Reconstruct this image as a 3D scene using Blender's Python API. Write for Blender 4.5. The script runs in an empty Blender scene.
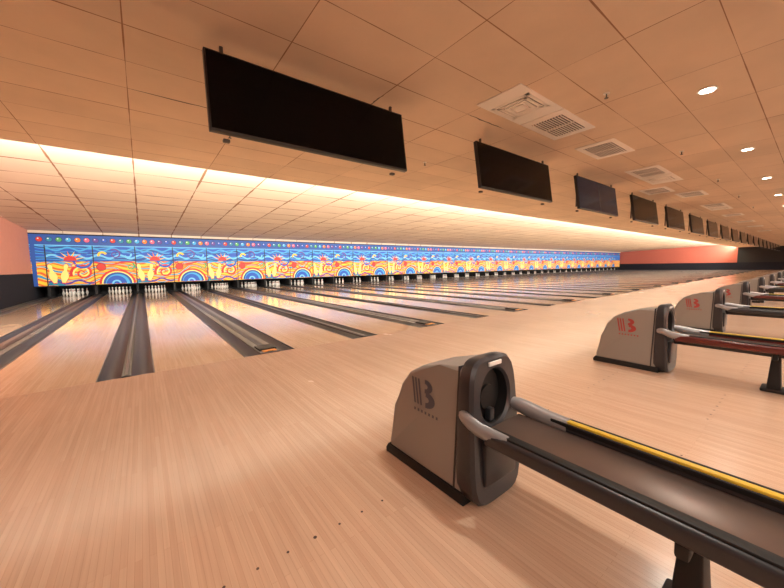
import bpy, bmesh, math, random
from mathutils import Vector, Matrix
random.seed(3)
sc = bpy.context.scene
sc.view_settings.view_transform = 'Standard'

# ---------------------------------------------------------------- constants
P = 3.46            # pitch of a lane pair
H = P/2
XC = 1.5            # centre of the first visible ball return
FOUL = 5.07
PIN = FOUL+18.29
MASK = 23.0
XL, XR = -4.2, 71.5
CEIL = 3.35
SOF = 7.8
YB = -8.0
WARM = (1, .905, .785)

# ---------------------------------------------------------------- materials
def srgb(r, g, b):
    f = lambda c: ((c/255+0.055)/1.055)**2.4 if c/255 > 0.04045 else c/255/12.92
    return (f(r), f(g), f(b), 1)

def mat(name, col, rough=0.5, metal=0.0, emis=0.0, ecol=None, bump=0.0, bscale=200, coat=0.0, var=0.0, vscale=4.0, spec=0.5):
    m = bpy.data.materials.new(name); m.use_nodes = True
    nt = m.node_tree; b = nt.nodes['Principled BSDF']
    b.inputs['Base Color'].default_value = col
    b.inputs['Roughness'].default_value = rough
    b.inputs['Metallic'].default_value = metal
    b.inputs['Coat Weight'].default_value = coat
    b.inputs['Specular IOR Level'].default_value = spec
    if emis > 0:
        b.inputs['Emission Color'].default_value = ecol or col
        b.inputs['Emission Strength'].default_value = emis
    if bump > 0 or var > 0:
        tc = nt.nodes.new('ShaderNodeTexCoord')
        n = nt.nodes.new('ShaderNodeTexNoise'); n.inputs['Scale'].default_value = bscale if bump > 0 else vscale
        nt.links.new(tc.outputs['Object'], n.inputs['Vector'])
        if bump > 0:
            bp = nt.nodes.new('ShaderNodeBump'); bp.inputs['Strength'].default_value = bump
            bp.inputs['Distance'].default_value = 0.002
            nt.links.new(n.outputs['Fac'], bp.inputs['Height']); nt.links.new(bp.outputs['Normal'], b.inputs['Normal'])
        if var > 0:
            n2 = nt.nodes.new('ShaderNodeTexNoise'); n2.inputs['Scale'].default_value = vscale
            n2.inputs['Detail'].default_value = 5
            nt.links.new(tc.outputs['Object'], n2.inputs['Vector'])
            mx = nt.nodes.new('ShaderNodeMix'); mx.data_type = 'RGBA'
            mx.inputs[6].default_value = tuple(c*(1-var) for c in col[:3])+(1,)
            mx.inputs[7].default_value = tuple(min(1, c*(1+var)) for c in col[:3])+(1,)
            nt.links.new(n2.outputs['Fac'], mx.inputs[0]); nt.links.new(mx.outputs[2], b.inputs['Base Color'])
    return m

def wood(name, c1, c2, cm, rough, coat, board=0.0265, length=1.3):
    m = bpy.data.materials.new(name); m.use_nodes = True
    nt = m.node_tree; N = nt.nodes; L = nt.links; b = N['Principled BSDF']
    tc = N.new('ShaderNodeTexCoord')
    mp = N.new('ShaderNodeMapping'); mp.inputs['Rotation'].default_value = (0, 0, math.radians(90))
    L.new(tc.outputs['Object'], mp.inputs['Vector'])
    br = N.new('ShaderNodeTexBrick'); br.inputs['Scale'].default_value = 1
    br.inputs['Brick Width'].default_value = length; br.inputs['Row Height'].default_value = board
    br.inputs['Mortar Size'].default_value = 0.0004; br.offset = 0.37
    br.inputs['Color1'].default_value = c1; br.inputs['Color2'].default_value = c2; br.inputs['Mortar'].default_value = cm
    L.new(mp.outputs[0], br.inputs['Vector'])
    mp2 = N.new('ShaderNodeMapping'); mp2.inputs['Scale'].default_value = (60, 1.6, 1)
    L.new(tc.outputs['Object'], mp2.inputs['Vector'])
    no = N.new('ShaderNodeTexNoise'); no.inputs['Scale'].default_value = 1; no.inputs['Detail'].default_value = 6
    L.new(mp2.outputs[0], no.inputs['Vector'])
    rp = N.new('ShaderNodeMapRange'); rp.inputs['From Min'].default_value = .25; rp.inputs['From Max'].default_value = .75
    rp.inputs['To Min'].default_value = .90; rp.inputs['To Max'].default_value = 1.07
    L.new(no.outputs['Fac'], rp.inputs['Value'])
    mx = N.new('ShaderNodeMix'); mx.data_type = 'RGBA'; mx.blend_type = 'MULTIPLY'; mx.inputs[0].default_value = 1
    L.new(br.outputs['Color'], mx.inputs[6]); L.new(rp.outputs[0], mx.inputs[7])
    n3 = N.new('ShaderNodeTexNoise'); n3.inputs['Scale'].default_value = 0.9; n3.inputs['Detail'].default_value = 4
    L.new(tc.outputs['Object'], n3.inputs['Vector'])
    r3 = N.new('ShaderNodeMapRange'); r3.inputs['To Min'].default_value = .88; r3.inputs['To Max'].default_value = 1.08
    L.new(n3.outputs['Fac'], r3.inputs['Value'])
    m2 = N.new('ShaderNodeMix'); m2.data_type = 'RGBA'; m2.blend_type = 'MULTIPLY'; m2.inputs[0].default_value = 1
    L.new(mx.outputs[2], m2.inputs[6]); L.new(r3.outputs[0], m2.inputs[7])
    L.new(m2.outputs[2], b.inputs['Base Color'])
    rr = N.new('ShaderNodeMapRange'); rr.inputs['To Min'].default_value = rough*.75; rr.inputs['To Max'].default_value = rough*1.25
    L.new(n3.outputs['Fac'], rr.inputs['Value']); L.new(rr.outputs[0], b.inputs['Roughness'])
    b.inputs['Coat Weight'].default_value = coat; b.inputs['Coat Roughness'].default_value = rough*.6
    return m

def tiles(name, col, joint, bw, rh, ms=0.006, off=0.0, bumpn=0.15, stain=.12):
    m = bpy.data.materials.new(name); m.use_nodes = True
    nt = m.node_tree; N = nt.nodes; L = nt.links; b = N['Principled BSDF']
    tc = N.new('ShaderNodeTexCoord')
    nd = N.new('ShaderNodeTexNoise'); nd.inputs['Scale'].default_value = 1.2
    L.new(tc.outputs['Object'], nd.inputs['Vector'])
    mr = N.new('ShaderNodeMapRange'); mr.inputs['From Min'].default_value = .35; mr.inputs['From Max'].default_value = .75
    mr.inputs['To Min'].default_value = ms*.4; mr.inputs['To Max'].default_value = ms*2.0
    L.new(nd.outputs['Fac'], mr.inputs['Value'])
    br = N.new('ShaderNodeTexBrick'); br.inputs['Scale'].default_value = 1; br.offset = off
    br.inputs['Brick Width'].default_value = bw; br.inputs['Row Height'].default_value = rh
    br.inputs['Mortar Smooth'].default_value = .3
    L.new(mr.outputs[0], br.inputs['Mortar Size'])
    d = [c*.90 for c in col[:3]]+[1]
    br.inputs['Color1'].default_value = col; br.inputs['Color2'].default_value = d; br.inputs['Mortar'].default_value = joint
    L.new(tc.outputs['Object'], br.inputs['Vector'])
    ns = N.new('ShaderNodeTexNoise'); ns.inputs['Scale'].default_value = .8; ns.inputs['Detail'].default_value = 6; ns.inputs['Roughness'].default_value = .6
    L.new(tc.outputs['Object'], ns.inputs['Vector'])
    r = N.new('ShaderNodeMapRange'); r.inputs['From Min'].default_value = .35; r.inputs['From Max'].default_value = .65
    r.inputs['To Min'].default_value = 1-stain; r.inputs['To Max'].default_value = 1.0
    L.new(ns.outputs['Fac'], r.inputs['Value'])
    mx = N.new('ShaderNodeMix'); mx.data_type = 'RGBA'; mx.blend_type = 'MULTIPLY'; mx.inputs[0].default_value = 1
    L.new(br.outputs['Color'], mx.inputs[6]); L.new(r.outputs[0], mx.inputs[7])
    L.new(mx.outputs[2], b.inputs['Base Color'])
    b.inputs['Roughness'].default_value = .85
    n = N.new('ShaderNodeTexNoise'); n.inputs['Scale'].default_value = 60
    L.new(tc.outputs['Object'], n.inputs['Vector'])
    bp = N.new('ShaderNodeBump'); bp.inputs['Strength'].default_value = bumpn; bp.inputs['Distance'].default_value = .004
    L.new(n.outputs['Fac'], bp.inputs['Height'])
    L.new(bp.outputs[0], b.inputs['Normal'])
    return m

M = {}
M['approach'] = wood('approach_maple', srgb(212, 181, 156), srgb(203, 170, 145), srgb(165, 128, 104), .25, .3)
M['lane'] = wood('lane_maple', srgb(232, 207, 180), srgb(222, 195, 166), srgb(180, 144, 116), .13, .4)
M['ceil'] = tiles('ceiling_tile_tan', srgb(234, 210, 184), srgb(160, 120, 92), 1.22, .61, .005)
M['lceil'] = tiles('ceiling_tile_cream', srgb(246, 232, 212), srgb(160, 120, 88), 1.5, 1.22, .024, stain=.06)
M['pink'] = mat('wall_paint_coral', srgb(224, 156, 134), .8, var=.05)
M['red'] = mat('wall_paint_red', srgb(190, 105, 88), .8, var=.05)
M['black'] = mat('matte_black', srgb(22, 22, 24), .6)
M['navy'] = mat('carpet_navy', srgb(24, 26, 38), .95, bump=.4, bscale=300)
M['gutter'] = mat('gutter_graphite', srgb(54, 54, 58), .35, var=.1)
M['cap'] = mat('cap_gray', srgb(98, 97, 98), .32, var=.08)
M['amber'] = mat('amber_plastic', srgb(230, 150, 40), .3)
M['shell'] = mat('shell_warm_gray', srgb(142, 137, 130), .42, bump=.12, bscale=500)
M['char'] = mat('charcoal_plastic', srgb(46, 46, 50), .36, bump=.08, bscale=600)
M['void'] = mat('void_black', srgb(8, 8, 9), .6)
M['silver'] = mat('silver_plastic', srgb(150, 150, 152), .3, metal=.3)
M['white'] = mat('label_white', srgb(225, 225, 222), .5)
M['logo'] = mat('logo_slate', srgb(84, 84, 94), .4)
M['logo_r'] = mat('logo_red', srgb(165, 66, 62), .4)
M['yellow'] = mat('stripe_yellow', srgb(214, 182, 60), .35)
M['maroon'] = mat('stripe_maroon', srgb(92, 38, 34), .28)
M['tray'] = mat('tray_brown_metal', srgb(108, 92, 84), .3, metal=.5, var=.12, vscale=9)
M['screen'] = mat('screen_black', srgb(5, 5, 7), .15, spec=.15)
M['screen_on'] = mat('screen_blue', srgb(14, 18, 26), .15, emis=.10, ecol=srgb(70, 85, 110), spec=.2)
M['bezel'] = mat('bezel_black', srgb(14, 14, 16), .35)
M['vent'] = mat('vent_white', srgb(242, 236, 226), .6)
M['ventd'] = mat('vent_dark', srgb(90, 78, 70), .8)
M['metal'] = mat('bracket_metal', srgb(90, 85, 80), .4, metal=.7)
M['pin'] = mat('pin_white', srgb(240, 238, 232), .3)
M['pinred'] = mat('pin_red', srgb(190, 30, 30), .3)
M['lamp'] = mat('lamp_glow', (1, 1, 1, 1), .5, emis=18, ecol=(1, .90, .74, 1))
M['tube'] = mat('tube_glow', (1, 1, 1, 1), .5, emis=6, ecol=(1, .93, .83, 1))
M['fill_panel'] = mat('fill_panel_glow', (1, 1, 1, 1), .5, emis=6, ecol=(1, .90, .78, 1))  # glow of the fill panels added over the concourse
M['trim'] = mat('trim_tan', srgb(226, 202, 176), .7)
M['dot'] = mat('dot_brown', srgb(60, 34, 22), .4)

# ---------------------------------------------------------------- mesh builder
class MB:
    def __init__(s):
        s.bm = bmesh.new(); s.mats = []
    def mi(s, k):
        if k not in s.mats: s.mats.append(k)
        return s.mats.index(k)
    def add(s, tb, k, mtx=None, smooth=False):
        i = s.mi(k)
        if mtx is not None: bmesh.ops.transform(tb, matrix=mtx, verts=tb.verts)
        bmesh.ops.recalc_face_normals(tb, faces=tb.faces)
        for f in tb.faces:
            f.material_index = i; f.smooth = smooth
        me = bpy.data.meshes.new('t'); tb.to_mesh(me); tb.free()
        s.bm.from_mesh(me); bpy.data.meshes.remove(me)
    def box(s, a, b, k, bev=0, seg=2, mtx=None):
        tb = bmesh.new()
        c = [(a[i]+b[i])/2 for i in range(3)]; d = [abs(b[i]-a[i]) for i in range(3)]
        bmesh.ops.create_cube(tb, size=1, matrix=Matrix.Translation(c) @ Matrix.Diagonal((*d, 1)))
        if bev: bmesh.ops.bevel(tb, geom=tb.edges[:], offset=bev, segments=seg, affect='EDGES', profile=.5)
        s.add(tb, k, mtx, False)
    def cyl(s, c, r, h, k, seg=20, r2=None, rot=None):
        tb = bmesh.new()
        bmesh.ops.create_cone(tb, cap_ends=True, segments=seg, radius1=r, radius2=r if r2 is None else r2, depth=h)
        m = Matrix.Translation(c)
        if rot is not None: m = m @ rot
        s.add(tb, k, m, True)
    def tube(s, pts, r, k, seg=10, flat=1.0, rad=None):
        tb = bmesh.new(); rings = []
        pts = [Vector(p) for p in pts]
        for i, p in enumerate(pts):
            rr = r*(rad[i] if rad else 1)
            t = (pts[min(i+1, len(pts)-1)]-pts[max(i-1, 0)]).normalized()
            up = Vector((0, 0, 1))
            if abs(t.dot(up)) > .95: up = Vector((0, 1, 0))
            n = t.cross(up).normalized(); bi = n.cross(t).normalized()
            rings.append([tb.verts.new(p+n*rr*flat*math.cos(2*math.pi*j/seg)+bi*rr*math.sin(2*math.pi*j/seg)) for j in range(seg)])
        for a, b in zip(rings, rings[1:]):
            for j in range(seg):
                tb.faces.new((a[j], a[(j+1) % seg], b[(j+1) % seg], b[j]))
        tb.faces.new(rings[0]); tb.faces.new(rings[-1][::-1])
        s.add(tb, k, None, True)
    def prism_x(s, prof, hw, k, bev=0.0, seg=3):
        """side profile (y,z) spanned across x; hw(y,z) half width"""
        tb = bmesh.new()
        A = [tb.verts.new((-hw(y, z), y, z)) for y, z in prof]
        B = [tb.verts.new((hw(y, z), y, z)) for y, z in prof]
        n = len(prof)
        tb.faces.new(A); tb.faces.new(B[::-1])
        for i in range(n):
            tb.faces.new((A[i], B[i], B[(i+1) % n], A[(i+1) % n]))
        if bev:
            ed = [e for e in tb.edges if (e.verts[0] in A) == (e.verts[1] in A)]
            bmesh.ops.bevel(tb, geom=ed, offset=bev, segments=seg, affect='EDGES', profile=.5)
        s.add(tb, k, None, True)
    def mesh(s, name):
        me = bpy.data.meshes.new(name); s.bm.to_mesh(me); s.bm.free()
        for k in s.mats: me.materials.append(M[k])
        try: me.set_sharp_from_angle(angle=math.radians(35))
        except Exception: pass
        return me
    def obj(s, name, loc=(0, 0, 0), parent=None):
        return place(name, s.mesh(name), loc, parent)

def place(name, me, loc=(0, 0, 0), parent=None):
    o = bpy.data.objects.new(name, me); sc.collection.objects.link(o)
    o.location = loc
    if parent: o.parent = parent
    return o

# ---------------------------------------------------------------- shell
b = MB(); b.box((XL, -1.3, -.2), (XR, FOUL, 0), 'approach'); b.obj('floor')
b = MB(); b.box((XL, YB, -.2), (XR, -1.3, -.002), 'navy'); b.obj('floor_concourse')
b = MB(); b.box((XL, FOUL, -.30), (XR, 25.2, -.2), 'black'); b.obj('floor_lane_bed')
b = MB(); b.box((XL, YB, CEIL), (XR, SOF, CEIL+.02), 'ceil'); b.box((XL, SOF-.02, CEIL-.0), (XR, SOF+.0, CEIL+.16), 'trim')
# a few sagging / lifted tiles leave dark cracks along the joints
for (x0, y0, x1, y1) in [(-1.22, 4.27, -1.22, 5.2), (-1.22, 3.66, -.4, 3.66), (0, 4.88, .9, 4.88), (3.66, 3.05, 4.5, 3.05), (2.44, 3.3, 2.44, 3.66), (-2.44, 6.1, -1.7, 6.1), (1.22, 2.2, 1.22, 2.44)]:
    n = 9; tb = bmesh.new(); up = []; dn_ = []
    for i in range(n+1):
        t = i/n; px = x0+(x1-x0)*t; py = y0+(y1-y0)*t
        w_ = .012*math.sin(math.pi*t)*random.uniform(.5, 1.2)+.001; j = random.uniform(-.006, .006)
        dx, dy = (0, 1) if x0 != x1 else (1, 0)
        up.append(tb.verts.new((px+dx*(w_+j), py+dy*(w_+j), CEIL-.002))); dn_.append(tb.verts.new((px-dx*(w_-j), py-dy*(w_-j), CEIL-.002)))
    for i in range(n): tb.faces.new((up[i], up[i+1], dn_[i+1], dn_[i]))
    b.add(tb, 'ventd')
b.obj('ceiling')
def lz(y): return 3.95+(3.28-3.95)*(y-SOF)/(MASK-SOF)
b = MB(); tb = bmesh.new()
vs = [tb.verts.new(v) for v in ((XL, SOF-.4, lz(SOF-.4)), (XR, SOF-.4, lz(SOF-.4)), (XR, 25.2, lz(25.2)), (XL, 25.2, lz(25.2)))]
vs2 = [tb.verts.new(v.co+Vector((0, 0, .1))) for v in vs]
tb.faces.new(vs); tb.faces.new(vs2[::-1])
for i in range(4): tb.faces.new((vs[i], vs[(i+1) % 4], vs2[(i+1) % 4], vs2[i]))
b.add(tb, 'lceil'); b.box((XL, SOF-.42, CEIL+.02), (XR, SOF-.4, 4.1), 'lceil'); b.obj('ceiling_lane')
b = MB(); b.box((XL-.15, YB, 1.2), (XL, 25.2, 4.2), 'pink'); b.obj('wall_left')
b = MB(); b.box((XL-.15, YB, -.3), (XL+.03, 25.2, 1.2), 'navy', 0); b.obj('baseboard_left')
b = MB(); b.box((XR, YB, 1.1), (XR+.15, SOF, 4.2), 'black'); b.box((XR, SOF, 1.1), (XR+.15, 25.2, 4.2), 'red'); b.obj('wall_right')
b = MB(); b.box((XR-.03, YB, -.3), (XR+.15, 25.2, 1.1), 'navy'); b.obj('baseboard_right')
b = MB(); b.box((XL, YB-.15, -.3), (XR, YB, 4.2), 'pink'); b.obj('wall_back')
b = MB(); b.box((XL, 25.2, -.3), (XR, 25.35, 4.2), 'black'); b.obj('wall_pit')

# ---------------------------------------------------------------- lanes
SH = .05   # lanes of a pair sit a little further from the ball-return cap
lane_x = []
n = 0
for k in range(-1, 21):
    for s in (-1, 1):
        x = XC+P*k+s*(H/2+SH)
        if XL+.5 < x < XR-1.0: lane_x.append(x)
def lane_mesh():
    b = MB(); b.box((-.533, FOUL+.002, -.2), (.533, 24.3, 0), 'lane', 0)
    for i in range(-3, 4):          # arrows
        y = FOUL+4.7-abs(i)*.3; x = i*.133
        tb = bmesh.new(); tb.faces.new([tb.verts.new(v) for v in ((x-.018, y, .0012), (x+.018, y, .0012), (x, y+.14, .0012))]); b.add(tb, 'dot')
    for i in (-4, -3, -2, 2, 3, 4):
        b.cyl((i*.107, FOUL+2.1, .0008), .009, .001, 'dot', 10)
    return b.mesh('bowling_lane')
lm = lane_mesh()
for x in lane_x: place('bowling_lane', lm, (x, 0, 0))
def divider_mesh(wide):
    b = MB()
    g = (H-1.066)/2+(SH if wide else -SH)
    cw = g-.235
    y0, y1 = FOUL+.004, 24.3
    for s in (-1, 1):
        tb = bmesh.new(); a = s*cw; c = s*(g-.002)
        n = 10; r = []
        for y in (y0, y1):
            r.append([tb.verts.new((a+(c-a)*i/n, y, -.012-.085*math.sin(math.pi*i/n))) for i in range(n+1)])
        for i in range(n): tb.faces.new((r[0][i], r[0][i+1], r[1][i+1], r[1][i]))
        b.add(tb, 'gutter', None, True)
        b.box((c-.012*s, y0, -.1), (c, y1, .004), 'cap')
    b.box((-cw, y0-.0, -.2), (cw, y1, .018), 'cap' if wide else 'gutter', .006, 2)
    b.box((-cw*.3, y0+.02, .018), (cw*.3, y1, .026), 'gutter' if wide else 'cap')
    b.box((-g+.004, y0, -.2), (g-.004, y0+.02, -.02), 'gutter')
    if wide:
        b.box((-cw*.7, y0+.02, .018), (cw*.7, y0+.12, .034), 'amber', .008)
        b.box((-cw*.9, y0+.12, .018), (cw*.9, y0+.42, .05), 'void', .01)
    return b.mesh('lane_gutter')
dw, dn = divider_mesh(True), divider_mesh(False)
k = -1
while True:
    x = XC+P*k
    if x > XR-1: break
    place('lane_gutter', dw, (x, 0, 0))
    place('lane_gutter', dn, (x+H, 0, 0))
    k += 1
place('lane_gutter', dn, (XC-P-H, 0, 0))
b = MB()
for x in lane_x[:16]:
    for yy, idx in ((FOUL-3.66, range(-3, 4)), (FOUL-4.57, range(-3, 4)), (FOUL-.08, range(-3, 4))):
        for i in idx: b.cyl((x+i*.133, yy, .0004), .0065 if i else .009, .001, 'dot', 12)
b.obj('approach_dots')

# ---------------------------------------------------------------- pins
def pin_profile():
    return [(0, .026), (.02, .029), (.06, .043), (.115, .0605), (.17, .055), (.22, .035), (.254, .0235), (.285, .025), (.32, .032), (.345, .0325), (.37, .022), (.381, .004)]
def rack():
    b = MB(); seg = 10; prof = pin_profile()
    for row in range(4):
        for c in range(row+1):
            px = (c-row/2)*.3048; py = row*.264
            tb = bmesh.new(); rings = []
            for z, r in prof: rings.append([tb.verts.new((px+r*math.cos(2*math.pi*j/seg), py+r*math.sin(2*math.pi*j/seg), z+.001)) for j in range(seg)])
            for a, c2 in zip(rings, rings[1:]):
                for j in range(seg): tb.faces.new((a[j], a[(j+1) % seg], c2[(j+1) % seg], c2[j]))
            tb.faces.new(rings[-1]); b.add(tb, 'pin', None, True)
            for zz in (.262, .285): b.cyl((px, py, zz), .0265, .009, 'pinred', 10)
    return b.mesh('bowling_pins')
rm = rack()
for x in lane_x: place('bowling_pins', rm, (x, PIN-.05, 0))
b = MB()
for x in [XC+P*k2+o for k2 in range(-1, 21) for o in (0, H)]+[XC-P-H]:
    if x < XR-.3: b.box((x-.05, MASK+.08, .055), (x+.05, 25.1, .62), 'black')
b.obj('pit_partitions')

# ---------------------------------------------------------------- masking unit art
def glow(name, rgb, e=.36):
    c = srgb(*rgb); M[name] = mat(name, c, .45, emis=e)  # emission in the art colours imitates backlighting; no lamp sits behind
for n_, c in dict(a_red=(205, 50, 40), a_orange=(236, 122, 35), a_yellow=(244, 198, 60), a_lemon=(248, 228, 130), a_blue=(25, 85, 185), a_navy=(30, 80, 160),
                 a_cyan=(60, 165, 215), a_sky=(110, 195, 235), a_purple=(90, 60, 150), a_white=(236, 236, 230), a_green=(70, 165, 90), a_pink=(230, 95, 125), a_black=(14, 14, 24), a_teal=(20, 130, 160)).items():
    glow(n_, c)
def wavemat(name, stops, scale, dist):
    m = bpy.data.materials.new(name); m.use_nodes = True; nt = m.node_tree; N = nt.nodes; L = nt.links; bb = N['Principled BSDF']
    tc = N.new('ShaderNodeTexCoord'); w = N.new('ShaderNodeTexWave'); w.bands_direction = 'Z'
    w.inputs['Scale'].default_value = scale; w.inputs['Distortion'].default_value = dist; w.inputs['Detail'].default_value = 1; w.inputs['Detail Scale'].default_value = .8
    L.new(tc.outputs['Object'], w.inputs['Vector'])
    r = N.new('ShaderNodeValToRGB'); r.color_ramp.interpolation = 'CONSTANT'
    while len(r.color_ramp.elements) < len(stops): r.color_ramp.elements.new(.5)
    for e, (p, c) in zip(r.color_ramp.elements, stops): e.position = p; e.color = srgb(*c)
    L.new(w.outputs['Fac'], r.inputs[0]); L.new(r.outputs[0], bb.inputs['Base Color']); L.new(r.outputs[0], bb.inputs['Emission Color'])
    bb.inputs['Emission Strength'].default_value = .34; bb.inputs['Roughness'].default_value = .45  # wave bands glow as well, standing in for light on the art
    M[name] = m
wavemat('a_flame', [(0, (246, 200, 55)), (.2, (238, 135, 38)), (.42, (205, 60, 40)), (.62, (240, 136, 38)), (.8, (246, 208, 75)), (.93, (60, 150, 200))], .9, 12)
wavemat('a_wave', [(0, (25, 85, 185)), (.35, (38, 120, 205)), (.6, (70, 170, 220)), (.85, (25, 70, 150))], .9, 6)
class Art:
    def __init__(s): s.v = []; s.f = []; s.m = []; s.k = []
    def poly(s, pts, k, lay):
        if k not in s.k: s.k.append(k)
        i = len(s.v); y = MASK-.003*lay
        s.v += [(p[0], y, p[1]) for p in pts]; s.f.append(list(range(i, i+len(pts)))); s.m.append(s.k.index(k))
    def arc(s, cx, cz, r0, r1, a0, a1, k, lay, n=18):
        a0, a1 = math.radians(a0), math.radians(a1)
        for i in range(n):
            t0 = a0+(a1-a0)*i/n; t1 = a0+(a1-a0)*(i+1)/n
            s.poly([(cx+r0*math.cos(t0), cz+r0*math.sin(t0)), (cx+r1*math.cos(t0), cz+r1*math.sin(t0)), (cx+r1*math.cos(t1), cz+r1*math.sin(t1)), (cx+r0*math.cos(t1), cz+r0*math.sin(t1))], k, lay)
    def spiral(s, cx, cz, r0, r1, a0, a1, w, k, lay, n=26):
        pr = []
        for i in range(n+1):
            t = i/n; a = math.radians(a0+(a1-a0)*t); r = r0+(r1-r0)*t; ww = w*(.35+.65*t)
            pr.append(((cx+(r-ww)*math.cos(a), cz+(r-ww)*math.sin(a)), (cx+(r+ww)*math.cos(a), cz+(r+ww)*math.sin(a))))
        for (a, b_), (c, d_) in zip(pr, pr[1:]): s.poly([a, b_, d_, c], k, lay)
    def disc(s, cx, cz, r, k, lay, a0=0, a1=360, n=20):
        s.poly([(cx+r*math.cos(math.radians(a0+(a1-a0)*i/n)), cz+r*math.sin(math.radians(a0+(a1-a0)*i/n))) for i in range(n+(1 if a1-a0 < 360 else 0))], k, lay)
    def rect(s, x0, z0, x1, z1, k, lay): s.poly([(x0, z0), (x1, z0), (x1, z1), (x0, z1)], k, lay)
    def ribbon(s, x0, x1, zf, th, k, lay, n=20):
        for i in range(n):
            a = x0+(x1-x0)*i/n; c = x0+(x1-x0)*(i+1)/n
            s.poly([(a, zf(a)-th(a)), (c, zf(c)-th(c)), (c, zf(c)+th(c)), (a, zf(a)+th(a))], k, lay)
    def pin(s, cx, cz, h, tilt, k, lay):
        pr = [(z/.381, r/.381) for z, r in pin_profile()]
        pts = [(r, z) for z, r in pr]+[(-r, z) for z, r in pr[::-1]]
        c, sn = math.cos(tilt), math.sin(tilt)
        s.poly([(cx+h*(x*c-z*sn), cz+h*(x*sn+z*c)) for x, z in pts], k, lay)
    def star(s, cx, cz, r, k, lay, n=5, rot=0):
        s.poly([(cx+(r if i % 2 == 0 else r*.42)*math.sin(math.pi*i/n+rot), cz+(r if i % 2 == 0 else r*.42)*math.cos(math.pi*i/n+rot)) for i in range(2*n)], k, lay)
A = Art()
Z0, Z1, Z2, Z3 = .58, 1.80, 2.58, 3.10
A.rect(XL, Z0, XR-.3, Z1, 'a_flame', 0); A.rect(XL, Z1, XR-.3, Z2, 'a_wave', 0); A.rect(XL, Z2, XR-.3, Z3, 'a_navy', 0)
ballc = ['a_red', 'a_cyan', 'a_purple', 'a_teal', 'a_orange', 'a_blue', 'a_green', 'a_pink']
x = XL+.35; i = 0
while x < XR-.5:
    A.disc(x, 2.86, .125, 'a_black', 1, n=12); A.disc(x, 2.86, .11, ballc[(i*3) % 8], 2, n=12); A.disc(x-.03, 2.9, .03, 'a_white', 3, n=8)
    x += .34; i += 1
for k in range(-2, 21):
    x0 = XC+P*k-H
    if x0+P > XR-.3: break
    for half in (0, 1):
        xa = x0+H*half; xc = xa+H/2
        if xa < XL-.1: continue
        if half == 0:
            A.spiral(xc+.42, Z0+.62, .04, .46, 0, 560, .06, 'a_red', 1); A.spiral(xc+.42, Z0+.62, .0, .36, 60, 560, .035, 'a_lemon', 2)
            A.disc(xc-.55, Z0+.02, .30, 'a_teal', 2, 0, 180)
            for dx, t in ((-.60, .18), (-.30, -.15)):
                A.pin(xc+dx, Z0+.10, 1.02, t, 'a_red', 4); A.pin(xc+dx, Z0+.14, .94, t, 'a_lemon', 5)
            A.ribbon(xa+.03, xa+H-.03, lambda q: Z0+.16+.08*math.sin((q-xa)*7), lambda q: .05, 'a_purple', 3)
            A.star(xc+.1, Z0+1.0, .16, 'a_red', 4); A.star(xc+.1, Z0+1.0, .09, 'a_lemon', 5)
            A.arc(xc+.45, Z1+.0, .28, .38, 180, 360, 'a_blue', 3)
        else:
            A.arc(xc+.05, Z0+.02, .66, .76, 0, 180, 'a_red', 1); A.arc(xc+.05, Z0+.02, .60, .66, 0, 180, 'a_lemon', 1)
            A.disc(xc+.05, Z0+.02, .60, 'a_navy', 2, 0, 180); A.disc(xc+.05, Z0+.02, .50, 'a_cyan', 3, 0, 180)
            A.disc(xc+.0, Z0+.02, .42, 'a_blue', 4, 0, 180); A.arc(xc+.0, Z0+.02, .12, .2, 0, 180, 'a_sky', 5)
            A.disc(xc-.58, Z0+.90, .2, 'a_black', 4); A.disc(xc-.58, Z0+.90, .18, 'a_red', 5)
            A.spiral(xc+.62, Z0+.92, .02, .2, 0, 420, .04, 'a_green', 4)
            A.arc(xc+.05, Z0+.02, .95, 1.02, 35, 145, 'a_orange', 2)
        A.ribbon(xa+.03, xa+H-.03, lambda q: Z0+1.1+.07*math.sin((q-xa)*4.5+half*2), lambda q: .035+.015*math.sin(q*6), 'a_red' if half else 'a_cyan', 3)
        A.ribbon(xa+.02, xa+H-.02, lambda q: Z1+.22+.09*math.sin((q-xa)*3.63*2), lambda q: .05, 'a_sky', 1)
        A.ribbon(xa+.02, xa+H-.02, lambda q: Z1+.42+.09*math.sin((q-xa)*3.63*2+1), lambda q: .035, 'a_blue', 1)
        A.ribbon(xa+.02, xa+H-.02, lambda q: Z1+.60+.08*math.sin((q-xa)*3.63*2+2), lambda q: .04, 'a_cyan', 1)
        if half == 0:
            for an in range(20, 170, 26):
                a = math.radians(an); A.poly([(xc+.22*math.cos(a-.16), Z1+.22*math.sin(a-.16)+.02), (xc+.62*math.cos(a), Z1+.5*math.sin(a)+.02), (xc+.22*math.cos(a+.16), Z1+.22*math.sin(a+.16)+.02)], 'a_yellow' if an % 52 == 20 else 'a_orange', 2)
            A.disc(xc, Z1+.02, .24, 'a_red', 3, 0, 180)
        else:
            A.spiral(xc, Z1+.36, .03, .27, 0, 480, .04, 'a_purple', 2)
            A.arc(xc-.5, Z1+.3, .1, .2, 20, 200, 'a_yellow', 3); A.arc(xc+.55, Z1+.35, .1, .18, 200, 380, 'a_sky', 3)
    for xx in (x0, x0+H):
        if xx > XL+.1: A.rect(xx-.02, Z0, xx+.02, Z2, 'a_black', 7)
A.rect(XL, Z1-.025, XR-.3, Z1+.02, 'a_navy', 6); A.rect(XL, Z2-.025, XR-.3, Z2+.02, 'a_sky', 6)
A.rect(XL+.03, Z0, XL+.18, Z3, 'a_navy', 8)
me = bpy.data.meshes.new('masking_unit_mural'); me.from_pydata(A.v, [], A.f)
for kk in A.k: me.materials.append(M[kk])
me.polygons.foreach_set('material_index', A.m); me.update()
mural = place('masking_unit_mural', me)
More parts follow.
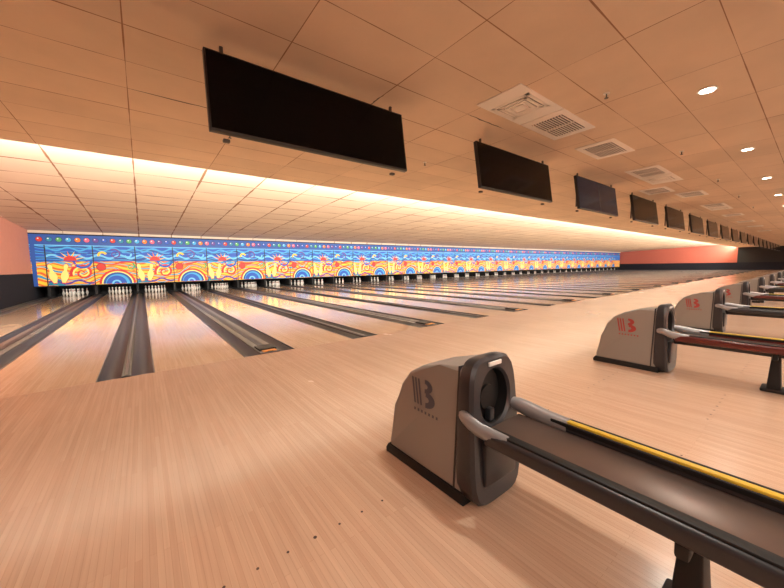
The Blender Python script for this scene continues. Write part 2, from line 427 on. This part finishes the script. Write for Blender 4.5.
b = MB(); b.box((XL, MASK+.01, Z0-.02), (XR-.3, MASK+.06, Z3+.03), 'black'); b.box((XL, MASK-.03, Z3), (XR-.3, MASK+.06, Z3+.05), 'navy'); b.box((XL, MASK-.04, Z0-.05), (XR-.3, MASK+.05, Z0), 'navy')
b.box((XL, MASK+.06, .8), (XR-.3, 25.1, .85), 'black'); b.obj('frame', parent=mural)
b = MB(); b.box((XL, MASK+.02, Z3+.055), (XR, MASK+.1, 3.4), 'lceil'); b.obj('wall_front')

# ---------------------------------------------------------------- ball returns
def ball_return(stripe, logo):
    b = MB()
    rail = 'maroon' if stripe == 'maroon' else 'char'
    hw = lambda y, z: .205-.05*z
    prof = [(.0, .05), (.645, .05), (.655, .09), (.60, .36), (.545, .52), (.47, .615), (.36, .68), (.20, .725), (.0, .755)]
    b.prism_x(prof, hw, 'shell', .028, 4)
    b.prism_x([(-.02, 0), (.675, 0), (.68, .03), (.66, .062), (-.02, .062)], lambda y, z: .215-.05*z, 'void', .008, 2)
    b.prism_x([(.05, .06), (.062, .06), (.05, .752), (.038, .754)], lambda y, z: .2075-.05*z, 'char')
    def outer(t, gw=0):
        c, s = math.cos(t), math.sin(t); e = 5.0
        r = (abs(c)**e+abs(s)**e)**(-1/e)
        x = .222*r*c; z = .40+.40*r*s
        x *= 1-.16*max(0, z-.1)
        return x*(1+gw), z
    tb = bmesh.new(); n = 48
    sec = []
    def ring(f): sec.append([tb.verts.new(f(2*math.pi*j/n)) for j in range(n)])
    ring(lambda t: (outer(t)[0]*.96, .03, outer(t)[1]*.985+.004))
    ring(lambda t: (outer(t)[0], .0, outer(t)[1]))
    ring(lambda t: (outer(t)[0], -.085+.06*outer(t)[1], outer(t)[1]))
    ring(lambda t: (outer(t)[0]*.93, -.105+.06*outer(t)[1], .40+(outer(t)[1]-.40)*.965))
    ring(lambda t: (.138*math.cos(t), -.105+.06*(.575+.165*math.sin(t)), .575+.165*math.sin(t)))
    ring(lambda t: (.126*math.cos(t), -.09+.06*(.575+.152*math.sin(t)), .575+.152*math.sin(t)))
    for r0, r1 in zip(sec, sec[1:]):
        for j in range(n): tb.faces.new((r0[j], r0[(j+1) % n], r1[(j+1) % n], r1[j]))
    b.add(tb, 'char', None, True)
    tb = bmesh.new(); sec = []
    ring(lambda t: (.126*math.cos(t), -.09+.06*(.575+.152*math.sin(t)), .575+.152*math.sin(t)))
    ring(lambda t: (.118*math.cos(t), .0-.004, .575+.145*math.sin(t)))
    for j in range(n): tb.faces.new((sec[0][j], sec[0][(j+1) % n], sec[1][(j+1) % n], sec[1][j]))
    tb.faces.new(sec[1]); b.add(tb, 'void', None, True)
    b.cyl((0, -.012, .56), .07, .016, 'void', 24, rot=Matrix.Rotation(math.pi/2, 4, 'X'))
    b.box((-.02, -.05, .43), (.02, -.01, .5), 'char', .006)
    b.box((-.055, -.067, .752), (.055, -.058, .775), 'white', .002)
    b.box((-.14, -.115, .12), (.14, -.08, .38), 'char', .012)
    ytop, yend = -.10, -1.95
    xr = -.185
    b.box((xr-.036, yend, .405), (xr+.036, ytop-.05, .478), rail, .02, 4)
    b.box((xr-.018, yend, .472), (xr+.03, ytop-.05, .488), 'void', .007)
    xr = .185
    b.box((xr-.036, yend, .42), (xr+.036, ytop-.05, .485), rail, .018, 4)
    b.box((xr-.040, yend, .466), (xr-.026, ytop-.2, .492), 'void', .005)
    b.box((xr-.026, yend, .474), (xr+.008, ytop-.2, .502), 'yellow', .009)
    b.box((xr+.010, yend, .474), (xr+.038, ytop-.2, .496), 'void', .008)
    b.tube([(-.19, .0, .50), (-.215, -.035, .505), (-.222, -.075, .495), (-.212, -.12, .475), (-.195, -.18, .460), (-.187, -.27, .452)], .034, 'silver', 12, .7, (1, 1.05, 1.05, 1.1, 1.15, 1.15))
    b.tube([(.16, -.06, .50), (.175, -.10, .495), (.183, -.16, .482), (.185, -.26, .468), (.185, -.38, .462)], .045, 'silver', 14, .95, (.7, .9, 1, 1, 1))
    b.prism_x([(yend+.02, .425), (-.12, .43), (-.12, .452), (yend+.02, .447)], lambda y, z: .152, 'tray', .004, 2)
    b.box((-.035, yend+.05, .34), (.035, -.1, .43), 'char', .01)
    for yy in (-.90, -1.8):
        b.prism_x([(yy-.05, .02), (yy+.05, .02), (yy+.03, .36), (yy-.03, .36)], lambda y, z: .085-.1*z, 'void', .012, 3)
        b.box((-.19, yy-.02, .34), (.19, yy+.02, .415), 'void', .01)
        b.box((-.11, yy-.09, 0), (.11, yy+.09, .03), 'void', .012)
    def patch(pts, k, lift):
        for sgn in (-1, 1):
            tb = bmesh.new(); tb.faces.new([tb.verts.new((sgn*(hw(0, z)+lift), y, z)) for y, z in pts]); b.add(tb, k)
    def parc(cy, cz, r0, r1, a0, a1, k, lift, sy=1.0, n=12):
        for i in range(n):
            t0 = math.radians(a0+(a1-a0)*i/n); t1 = math.radians(a0+(a1-a0)*(i+1)/n)
            patch([(cy+sy*r*math.cos(t), cz+r*math.sin(t)) for r, t in ((r0, t0), (r1, t0), (r1, t1), (r0, t1))], k, lift)
    for st in range(3): patch([(.40-.028*st, .44), (.385-.028*st, .44), (.415-.028*st, .60), (.43-.028*st, .60)], logo, .003)
    parc(.31, .565, .016, .042, 90, 270, logo, .003, 1.6)
    parc(.30, .485, .018, .05, 90, 270, logo, .003, 1.6)
    for i in range(7): patch([(.40-.032*i, .395), (.385-.032*i, .395), (.385-.032*i, .412), (.40-.032*i, .412)], logo, .003)
    return b.mesh('ball_return')
b1, b2, b3 = ball_return('yellow', 'logo'), ball_return('maroon', 'logo_r'), ball_return('yellow', 'logo_r')
for k in range(-1, 20):
    x = XC+.01+P*k
    if x < XR-2: place('ball_return', (b1 if k <= 0 else (b2 if k % 2 else b3)), (x, 1.12, 0))

# ---------------------------------------------------------------- monitors
def monitor(on):
    b = MB(); W, Hh = 1.135, .375
    rot = Matrix.Rotation(math.radians(-8), 4, 'X')
    b.box((-W, -.03, -Hh), (W, .03, Hh), 'bezel', .008, 2, rot)
    b.box((-W+.018, -.034, -Hh+.022), (W-.018, -.0295, Hh-.018), 'screen_on' if on else 'screen', 0, 2, rot)
    if on: b.box((-.012, -.035, -Hh+.022), (.012, -.033, Hh-.018), 'bezel', 0, 2, rot)
    b.box((-W*.7, .03, -.2), (W*.7, .08, .2), 'bezel', .01, 2, rot)
    for s in (-.98, .98):
        b.box((s-.015, .05, -.30), (s+.015, .08, CEIL-2.905), 'metal', .003)
        b.box((s-.03, .02, -.415), (s+.03, .07, -.385), 'metal', .008)
    return b.mesh('ceiling_monitor')
m0, m1 = monitor(False), monitor(True)
mx_ = [1.69, 5.48, 8.97, 12.5, 15.95]
for k in range(0, 19): place('ceiling_monitor', m1 if k in (2,) else m0, (mx_[k] if k < 5 else 2.1+P*k, 3.42, 2.895))

# ---------------------------------------------------------------- ceiling fittings
def vent(kind):
    b = MB(); w, d = .5, .31
    b.box((-w, -d, -.012), (w, d, 0), 'vent', .003)
    if kind == 0:
        b.box((-.25, -.25, -.016), (.25, .25, -.0115), 'ventd')
        for r, z in ((.26, .020), (.20, .024), (.14, .028)):
            for a in ((-r, -r, r, -r+.045), (-r, r-.045, r, r), (-r, -r, -r+.045, r), (r-.045, -r, r, r)):
                b.box((a[0], a[1], -z), (a[2], a[3], -.0155), 'vent')
        b.box((-.08, -.08, -.03), (.08, .08, -.0155), 'vent')
    else:
        b.box((-.36, -.22, -.014), (.36, .22, -.0115), 'ventd')
        for i in range(11):
            y = -.2+.04*i; b.box((-.36, y-.006, -.026), (.36, y+.005, -.013), 'vent')
        b.box((-.01, -.22, -.028), (.01, .22, -.013), 'vent')
    return b.mesh('ceiling_vent')
v0, v1 = vent(0), vent(1)
for i, (x, y, kd) in enumerate([(4.05, 2.50, 0), (5.07, 2.50, 1), (6.8, 2.5, 1), (9.3, 2.52, 1), (10.35, 2.52, 0), (11.9, 3.0, 1), (13.4, 2.52, 1), (16.8, 2.52, 1), (17.9, 2.52, 0), (21, 2.52, 1), (25, 2.52, 1), (29, 2.52, 0), (34, 2.52, 1)]):
    place('ceiling_vent', (v0, v1)[kd], (x, y, CEIL-.001))
b = MB(); b.cyl((0, 0, -.008), .095, .016, 'vent', 28, .085); b.cyl((0, 0, -.017), .07, .006, 'lamp', 24); dl = b.mesh('recessed_downlight')
for k in range(-1, 19):
    x = 5.5+P*k
    place('recessed_downlight', dl, (x, .95, CEIL-.001))
    if k < 8:
        l = bpy.data.lights.new('downlight_lamp', 'SPOT'); l.energy = 170; l.spot_size = math.radians(140); l.spot_blend = .8; l.shadow_soft_size = .08; l.color = WARM
        o = bpy.data.objects.new('downlight_lamp', l); sc.collection.objects.link(o); o.location = (x, .95, CEIL-.05)
b = MB(); b.cyl((0, 0, -.006), .035, .012, 'vent', 16); b.cyl((0, 0, -.035), .008, .05, 'metal', 8); b.cyl((0, 0, -.06), .022, .006, 'metal', 12); sp = b.mesh('fire_sprinkler')
for x, y in [(4.6, 1.7), (8.1, 1.7), (11.6, 1.7), (15, 1.7), (18.5, 1.7), (4.6, 4.9), (1.2, 5.6), (8.1, 4.9), (-2.3, 5.6)]: place('fire_sprinkler', sp, (x, y, CEIL-.002))
b = MB(); b.box((-.62, -.32, -.03), (.62, .32, 0), 'vent', .004); b.box((-.57, -.27, -.034), (.57, .27, -.029), 'fill_panel'); fpan = b.mesh('added_fill_panel')  # added panel out of view, put in as general fill light
for k in range(-1, 19):
    place('added_fill_panel', fpan, (1.5+P*k, -3.2, CEIL-.002))
def area(name, loc, sx, sy, e, rot, col=WARM):
    l = bpy.data.lights.new(name, 'AREA'); l.shape = 'RECTANGLE'; l.size = sx; l.size_y = sy; l.energy = e; l.color = col
    o = bpy.data.objects.new(name, l); sc.collection.objects.link(o); o.location = loc; o.rotation_euler = rot
    return o
midx = (XL+XR)/2
area('fill_panel_lamp', (midx, -3.2, CEIL-.05), XR-XL-.6, .5, 2600, (0, 0, 0))  # area lamp of the added fill panels, brightens the hall
b = MB(); b.box((XL, YB, 2.35), (XR, YB+.3, 2.40), 'trim'); b.box((XL, YB+.28, 2.40), (XR, YB+.3, 2.50), 'trim'); b.obj('fill_lamp_ledge')  # invented ledge that houses the added ceiling fill lamp
area('ceiling_fill_lamp', (midx, YB+.16, 2.45), XR-XL-.4, .15, 4400, (math.radians(180-50), 0, 0))  # added uplight behind the camera, raises the ceiling brightness
b = MB()
x = XL+.1
while x < XR-1.6:
    b.cyl((x+.75, SOF+.05, CEIL+.10), .019, 1.5, 'tube', 8, rot=Matrix.Rotation(math.pi/2, 4, 'Y')); x += 1.6
b.obj('cove_light_tubes')
area('cove_lamp', (midx, SOF+.1, CEIL+.15), XR-XL-.4, .06, 8200, (math.radians(105), 0, 0), (1, .93, .83))
area('pit_lamp', (midx, MASK+.12, .72), XR-XL-.4, .08, 120, (math.radians(25), 0, 0), (1, .95, .85))

w = bpy.data.worlds.new('World'); sc.world = w; w.use_nodes = True
w.node_tree.nodes['Background'].inputs[0].default_value = (1, .9, .8, 1); w.node_tree.nodes['Background'].inputs[1].default_value = .05

# ---------------------------------------------------------------- camera
yaw = math.radians(37.3); p = math.radians(4.85); ro = math.radians(.85); f = 327
F = Vector((math.sin(yaw), math.cos(yaw), 0)); R = Vector((math.cos(yaw), -math.sin(yaw), 0)); Z = Vector((0, 0, 1))
d = F*math.cos(p)-Z*math.sin(p); u = F*math.sin(p)+Z*math.cos(p)
r2 = R*math.cos(ro)-u*math.sin(ro); u2 = u*math.cos(ro)+R*math.sin(ro)
mtx = Matrix((( r2.x, u2.x, -d.x, 0), (r2.y, u2.y, -d.y, 0), (r2.z, u2.z, -d.z, 1.30), (0, 0, 0, 1)))
cd = bpy.data.cameras.new('camera'); cd.sensor_width = 36; cd.lens = f/784*36; cd.clip_start = .02; cd.clip_end = 300
co = bpy.data.objects.new('camera', cd); sc.collection.objects.link(co); co.matrix_world = mtx; sc.camera = co
